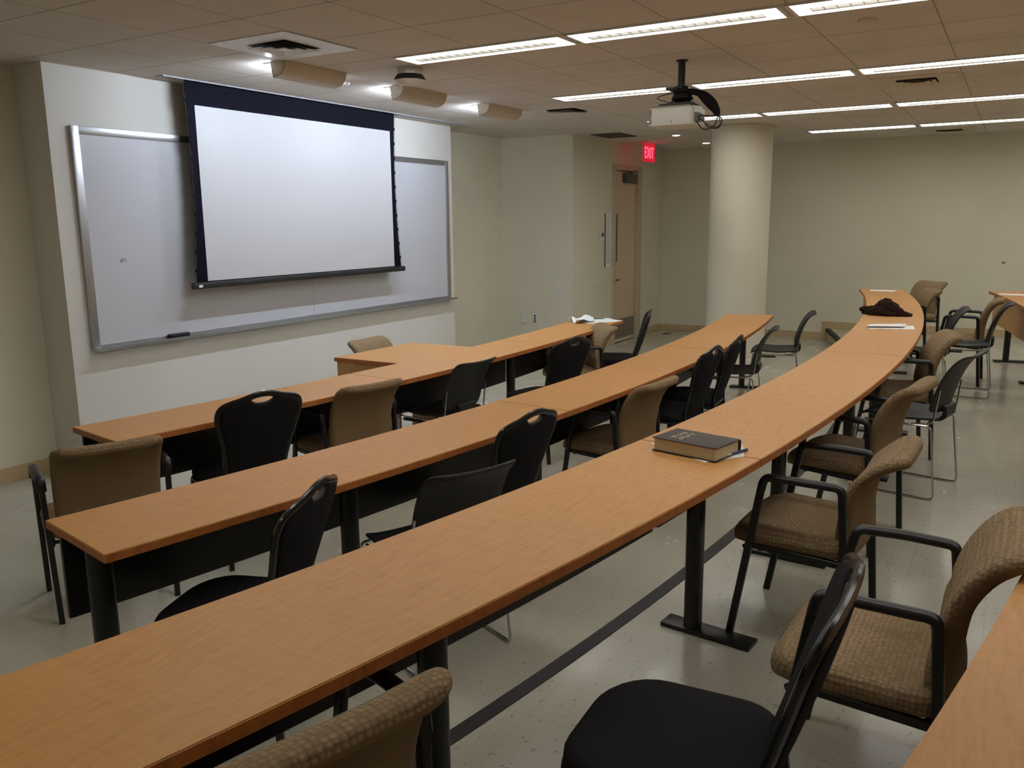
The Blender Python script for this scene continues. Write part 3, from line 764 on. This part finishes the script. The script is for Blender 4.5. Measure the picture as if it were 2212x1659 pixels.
def mk_sled():
    t = thing('sled_chair', '', 'chair')
    ol = densify(rrect(.43, .43, (.05, .05, .10, .10), 6, 0, .0), .03)
    def sm(u, v, w):
        return (u*(1-.04*max(0, -v/.2)), v, .435+w-.028*max(0, (v-.12)/.1)**2+.020*(abs(u)/.22)**3-.012*max(0, 1-abs(v+.03)/.17))
    bm = NB(); slab(bm, ol, .014, .006, sm); obj('seat', bm, 'blackplastic', t)
    P3 = [(0, -.215, .475), (0, -.228, .54), (0, -.245, .61), (0, -.268, .68), (0, -.300, .742), (0, -.338, .785), (0, -.372, .800)]; L = .38
    def bf(u, v, w):
        s = v/L; p = spline(P3, s); q = spline(P3, min(1, s+.02))-spline(P3, max(0, s-.02)); q.normalize(); nrm = Vector((0, q.z, -q.y))
        r = p+nrm*(w+.050*(abs(u)/.22)**2*(1-.75*s)); return (u*(1.0+.03*math.sin(PI*s)), r.y, r.z)
    ol = densify(rrect(.385, L, (.05, .05, .085, .085), 6, 0, L/2), .022)
    bm = NB(); slab(bm, ol, .012, .005, bf, sc=(.93, .86, .78, .7, .62, .54, .46, .38, .3, .22, .14, .07)); obj('backrest', bm, 'blackplastic', t)
    bm = NB()
    rg = []
    for i in range(7):
        p = spline([(0, -.15, .425), (0, -.20, .428), (0, -.235, .455), (0, -.233, .51)], i/6); rg.append([(-.085, p.y+.012, p.z+.004), (.085, p.y+.012, p.z+.004), (.085, p.y-.010, p.z-.006), (-.085, p.y-.010, p.z-.006)])
    loft(bm, rg); obj('back_bracket', bm, 'blackplastic', t)
    for s in (-1, 1):
        bm = NB()
        pts = fillet([(s*.17, .19, .405), (s*.208, .19, .405), (s*.220, .225, .007), (s*.220, -.25, .007), (s*.208, -.205, .412), (s*.206, .15, .408)], .03, 5)
        tube(bm, pts, .0058, n=8, up=(0, .05, 1)); obj('sled_rod', bm, 'chrome', t)
        bm = NB(); tube(bm, fillet([(s*.208, -.10, .415), (s*.205, -.212, .43), (s*.200, -.234, .62)], .03, 4), .0055, n=8, up=(1, 0, 0)); obj('back_rod', bm, 'chrome', t)
        obj('seat_glide', bbox(s*.213-.012, s*.213+.012, -.02, .14, .386, .402, .003), 'blackplastic', t)
    return t
kinds = {'A': mk_armchair(), 'B': mk_banquet(), 'C': mk_sled()}
used = {}
GR = {'A': 'tan upholstered armchairs', 'B': 'black padded banquet chairs', 'C': 'black plastic chairs on chrome sleds'}
CH = [
 # kind, x, y, floor, angle, label
 ('A', 2.249, 3.51, 0, -24.6, 'tan armchair at the left end of the front row, black armrest at far left'),
 ('B', 2.955, 3.406, 0, -17.4, 'black banquet chair at the front row, between the two tan armchairs on the left'),
 ('A', 3.764, 3.4, 0, -13.0, 'tan armchair at the front row, right of the black chair with open hand hold'),
 ('C', 4.62, 3.3, 0, -6, 'black plastic sled chair at the front row, in front of the presenter table extension'),
 ('B', 5.344, 2.922, 0, -12.7, 'black banquet chair at the front row, just left of the turned tan armchair'),
 ('A', 6.55, 3.243, 0, 44.7, 'tan armchair turned sideways at the front row near the crumpled papers'),
 ('B', 7.123, 3.124, 0, 22.4, 'black banquet chair seen edge-on at the right end of the front row'),
 ('A', 5.13, 4.06, 0, 180, 'tan armchair behind the presenter extension, only its back top visible'),
 ('B', 1.791, 2.148, 0, 20.2, 'black banquet chair at the left of the second row, seat turned left'),
 ('C', 2.636, 1.956, 0, -22.6, 'wide black plastic chair at the second row, in front of a banquet chair'),
 ('B', 3.141, 2.051, 0, -5.5, 'black banquet chair in the middle of the second row with glossy hand hold'),
 ('A', 4.53, 1.985, 0, -6, 'the only tan armchair at the second row, left of two black banquet chairs'),
 ('B', 5.304, 1.939, 0, -2.3, 'black banquet chair at the second row, left one of the close pair'),
 ('B', 5.839, 1.942, 0, 4.8, 'black banquet chair at the second row, right one of the close pair'),
 ('C', 7.035, 2.008, 0, 8.4, 'black plastic sled chair at the right end of the second row'),
 ('C', 8.366, 1.967, 0, 12.5, 'black plastic sled chair standing alone beside the column'),
 ('A', 0.964, 1.116, STEP, -16.2, 'tan armchair at the bottom edge, knit roll of its back against the nearest table'),
 ('B', 1.574, 0.536, STEP, 3.4, 'black banquet chair in the foreground, seat facing left at the bottom edge'),
 ('A', 2.293, 0.231, STEP, -1.2, 'tan armchair in the right foreground, cut by the corner table'),
 ('A', 3.186, 0.582, STEP, -2.5, 'tan armchair with curled back top standing beyond the foreground pair'),
 ('A', 4.267, 0.626, STEP, -8.4, 'tan armchair at the third row seen from behind, left of the near plastic sled chair'),
 ('C', 5.264, 0.48, STEP, -11.9, 'black plastic sled chair at the third row, nearest of those on the right'),
 ('A', 6.082, 0.616, STEP, 13.8, 'tan armchair at the third row behind the near plastic sled chair'),
 ('C', 7.732, 0.653, STEP, 6.7, 'black plastic sled chair at the third row between two tan armchairs'),
 ('A', 9.787, 1.0, STEP, 20.8, 'small-looking tan armchair at the far bend of the third row'),
 ('A', 10.87, 1.019, STEP, 47.1, 'farthest tan armchair facing the viewer at the end of the third row'),
 ('A', 8.974, 0.401, STEP, -1.4, 'tan armchair facing left between the third and last rows, both black arms showing'),
 ('C', 8.37, 0.351, STEP, -0.3, 'black plastic sled chair directly behind the tan armchair by the last row'),
]
for kind, x, y, z, a, lab in CH:
    if kind not in used:
        o = kinds[kind]; o.location = (x, y, z); o.rotation_euler = (0, 0, math.radians(a)); o['label'] = lab; o['group'] = GR[kind]; used[kind] = 1
    else: dup(kinds[kind], (x, y, z), math.radians(a), lab, GR[kind])

# the armchair beyond the foreground pair has its head roll pressed down
for o in list(bpy.data.objects):
    if o.type == 'EMPTY' and 'curled back top' in str(o.get('label')):
        for ch in o.children:
            if ch.name.startswith('backrest'):
                ch.data = ch.data.copy()
                for v in ch.data.vertices:
                    k = max(0, min(1, (v.co.z-.60)/.17)); v.co.z -= .050*k*k*(3-2*k)

# ------------------------------------------------------------------ things on the tables
ZT, ZF = STEP+TOPH, TOPH
def quadprism(bm, q, z0, z1, mi=0):
    loft(bm, [[(x, y, z0) for x, y in q], [(x, y, z1) for x, y in q]], mi=mi)
# book
bk = thing('book', 'thick dark leather-covered book with gold marks lying on white papers', 'book', (2.782, .905, ZT+.002), math.radians(-12))
hw, hl = .083, .125
bm = NB(); quadprism(bm, [(-hw, -hl), (hw, -hl), (hw, hl), (-hw, hl)], .0445, .048); bevel_all(bm, .001); obj('front_cover', bm, 'leather', bk)
bm = NB(); quadprism(bm, [(-hw, -hl), (hw, -hl), (hw, hl), (-hw, hl)], 0, .0035); bevel_all(bm, .001); obj('back_cover', bm, 'leather', bk)
bm = NB(); quadprism(bm, [(-hw+.006, -hl+.006), (hw-.003, -hl+.006), (hw-.003, hl-.006), (-hw+.006, hl-.006)], .0036, .0444); obj('page_block', bm, 'pages', bk, smooth=False)
bm = NB(); loft(bm, [[(hw-.002, y, .0005), (hw+.006, y, .006), (hw+.009, y, .024), (hw+.006, y, .042), (hw-.002, y, .0475)] for y in (-hl, hl)]); obj('spine', bm, 'leather', bk)
bm = NB(); random.seed(11)
for row in range(2):
    for k in range(5):
        cx0 = -.044+k*.020; cy0 = .066-row*.030+(.004 if k % 2 else -.002)
        for j in range(3):
            a = random.choice((0, 0, .2, PI/2, -.5)); L = random.uniform(.009, .015)
            p = Vector((cx0+random.uniform(-.003, .003), cy0+(j-1)*.006, .0486)); d = Vector((math.cos(a), math.sin(a), 0))*L/1.7
            tube(bm, [p-d, p+d], .0019, .0005, 6)
obj('gold_marks', bm, 'gold', bk, smooth=False)
def sheet(name, label, cat, q, z, mat='paper', curl=(0, 0), group=None, n=8, amp=0.0, seed=0, t_=.0008):
    """thin sheet on quad q, corner curl in metres along the long side, optional crumple"""
    cx = sum(p[0] for p in q)/4; cy = sum(p[1] for p in q)/4
    bm = NB(); g = []
    for i in range(n+1):
        row = []
        for j in range(n+1):
            s, tt = i/n, j/n
            x = (q[0][0]*(1-s)+q[1][0]*s)*(1-tt)+(q[3][0]*(1-s)+q[2][0]*s)*tt
            y = (q[0][1]*(1-s)+q[1][1]*s)*(1-tt)+(q[3][1]*(1-s)+q[2][1]*s)*tt
            zz = curl[0]*(1-s)**3+curl[1]*s**3
            if amp: zz += amp*max(0, noise.noise(Vector((x*14+seed, y*14, seed)))+.45)
            row.append((x-cx, y-cy, zz))
        g.append(row)
    lo = [[bm.verts.new(p) for p in r] for r in g]; hi = [[bm.verts.new((p[0], p[1], p[2]+t_)) for p in r] for r in g]
    for i in range(n):
        for j in range(n):
            bm.faces.new((lo[i][j], lo[i][j+1], lo[i+1][j+1], lo[i+1][j])); bm.faces.new((hi[i][j], hi[i+1][j], hi[i+1][j+1], hi[i][j+1]))
    for i in range(n):
        for a in ((lo[i][0], lo[i+1][0], hi[i+1][0], hi[i][0]), (lo[i][n], hi[i][n], hi[i+1][n], lo[i+1][n]), (lo[0][i], hi[0][i], hi[0][i+1], lo[0][i+1]), (lo[n][i], lo[n][i+1], hi[n][i+1], hi[n][i])): bm.faces.new(a)
    o = obj(name, bm, mat); o.location = (cx, cy, z); tag(o, label, cat, group); return o
sheet('paper_sheet', 'white paper sheet lying under the dark book', 'paper', [(2.665, .835), (2.815, 1.088), (2.955, .79), (2.80, .74)], ZT+.0005, t_=.0012)
pen = thing('pen', 'dark blue ballpoint pen lying at the near edge of the book', 'pen', (2.815, .772, ZT+.006), math.radians(-20))
bm = NB(); tube(bm, [(-.03, 0, 0), (.062, 0, 0)], .0048, n=10); obj('barrel', bm, 'blue', pen)
bm = NB(); tube(bm, [(-.052, 0, 0), (-.03, 0, 0)], .0044, n=10); obj('grip', bm, 'alu', pen)
bm = NB(); tube(bm, [(-.070, 0, 0), (-.052, 0, 0)], .0012, .0012, 8); obj('tip', bm, 'alu', pen)
bm = NB(); tube(bm, [(.03, 0, .0062), (.064, 0, .0062)], .0018, .001, 8); obj('clip', bm, 'alu', pen)
g = 'papers on the front row'
sheet('paper_sheet', 'lower white paper spread flat at the right end of the front-row table', 'paper', [(7.18, 3.42), (7.42, 3.66), (7.66, 3.42), (7.50, 3.20)], ZF+.0005, group=g, curl=(0, .004))
sheet('paper_sheet', 'crumpled raised white paper at the right end of the front-row table', 'paper', [(7.10, 3.48), (7.28, 3.66), (7.50, 3.56), (7.32, 3.40)], ZF+.003, group=g, amp=.05, seed=4, n=14)
sheet('note_slip', 'small green-printed slip beside the crumpled paper on the front row', 'paper', [(7.50, 3.50), (7.56, 3.56), (7.64, 3.48), (7.58, 3.42)], ZF+.006, mat='green', group=g)
g = 'papers on the third row'
sheet('paper_sheet', 'lower folded white paper on the third row near the dark brown cloth', 'paper', [(6.60, .88), (6.72, .91), (6.85, .61), (6.68, .585)], ZT+.0005, group=g, curl=(0, .006), t_=.002)
sheet('paper_sheet', 'upper folded white paper slightly askew on the third row', 'paper', [(6.63, .905), (6.76, .90), (6.90, .66), (6.72, .66)], ZT+.0095, group=g, curl=(.004, .004), t_=.002)
sheet('paper_sheet', 'white paper at the far end of the third-row tables', 'paper', [(10.05, 1.36), (10.27, 1.38), (10.24, 1.10), (10.06, 1.12)], ZT+.0005, group=g)
sheet('paper_sheet', 'white paper on the far table of the last row at the right edge', 'paper', [(10.05, .13), (10.22, .13), (10.22, -.22), (10.03, -.22)], ZT+.0005)
# crumpled dark brown cloth
bm = NB(); bmesh.ops.create_icosphere(bm, subdivisions=5, radius=1)
for v in bm.verts:
    p = v.co.copy(); x, y, z = p
    s = x
    h = .060+.045*math.exp(-((s-.05)/.38)**2)-.03*max(0, -s)**2*(-1 if s < 0 else 1)*0-.035*max(0, s)**1.5
    n1 = noise.noise(p*1.7+Vector((3, 1, 0))); n2 = noise.noise(p*4.2); n3 = 1-abs(noise.noise(p*3+Vector((0, 5, 2))))*2
    r = 1+.22*n1+.12*n2+.10*n3
    wd = .075+.035*math.exp(-(s/.6)**2); e = (max(-1, min(1, z))*.5+.5)
    v.co = Vector((x*(.20+.03*(s > .6)*(s-.6))*r, y*wd*r, (0 if z < -.25 else (e-.375)/.625*h*r*1.15)))
cl = obj('knit_cap', bm, 'brownknit'); cl.location = (7.62, .905, ZT+.001); cl.rotation_euler = (0, 0, math.radians(-107)); tag(cl, 'crumpled dark brown knitted cap lying on the third row of tables', 'cap')
# floor bits
o = obj('wood_scrap', bbox(-.075, .075, -.012, .012, 0, .012, .002), 'redbrown'); o.location = (12.13, 4.45, .001); o.rotation_euler = (0, 0, math.radians(-25)); tag(o, 'small red-brown stick lying on the floor by the back wall', 'stick')
o = obj('wall_hook', bbox(-.012, -.001, -.02, .02, -.006, .006, .002), 'greydark'); o.location = (XB, .136, 1.11); tag(o, 'tiny dark hook high on the back wall at the right', 'hook')
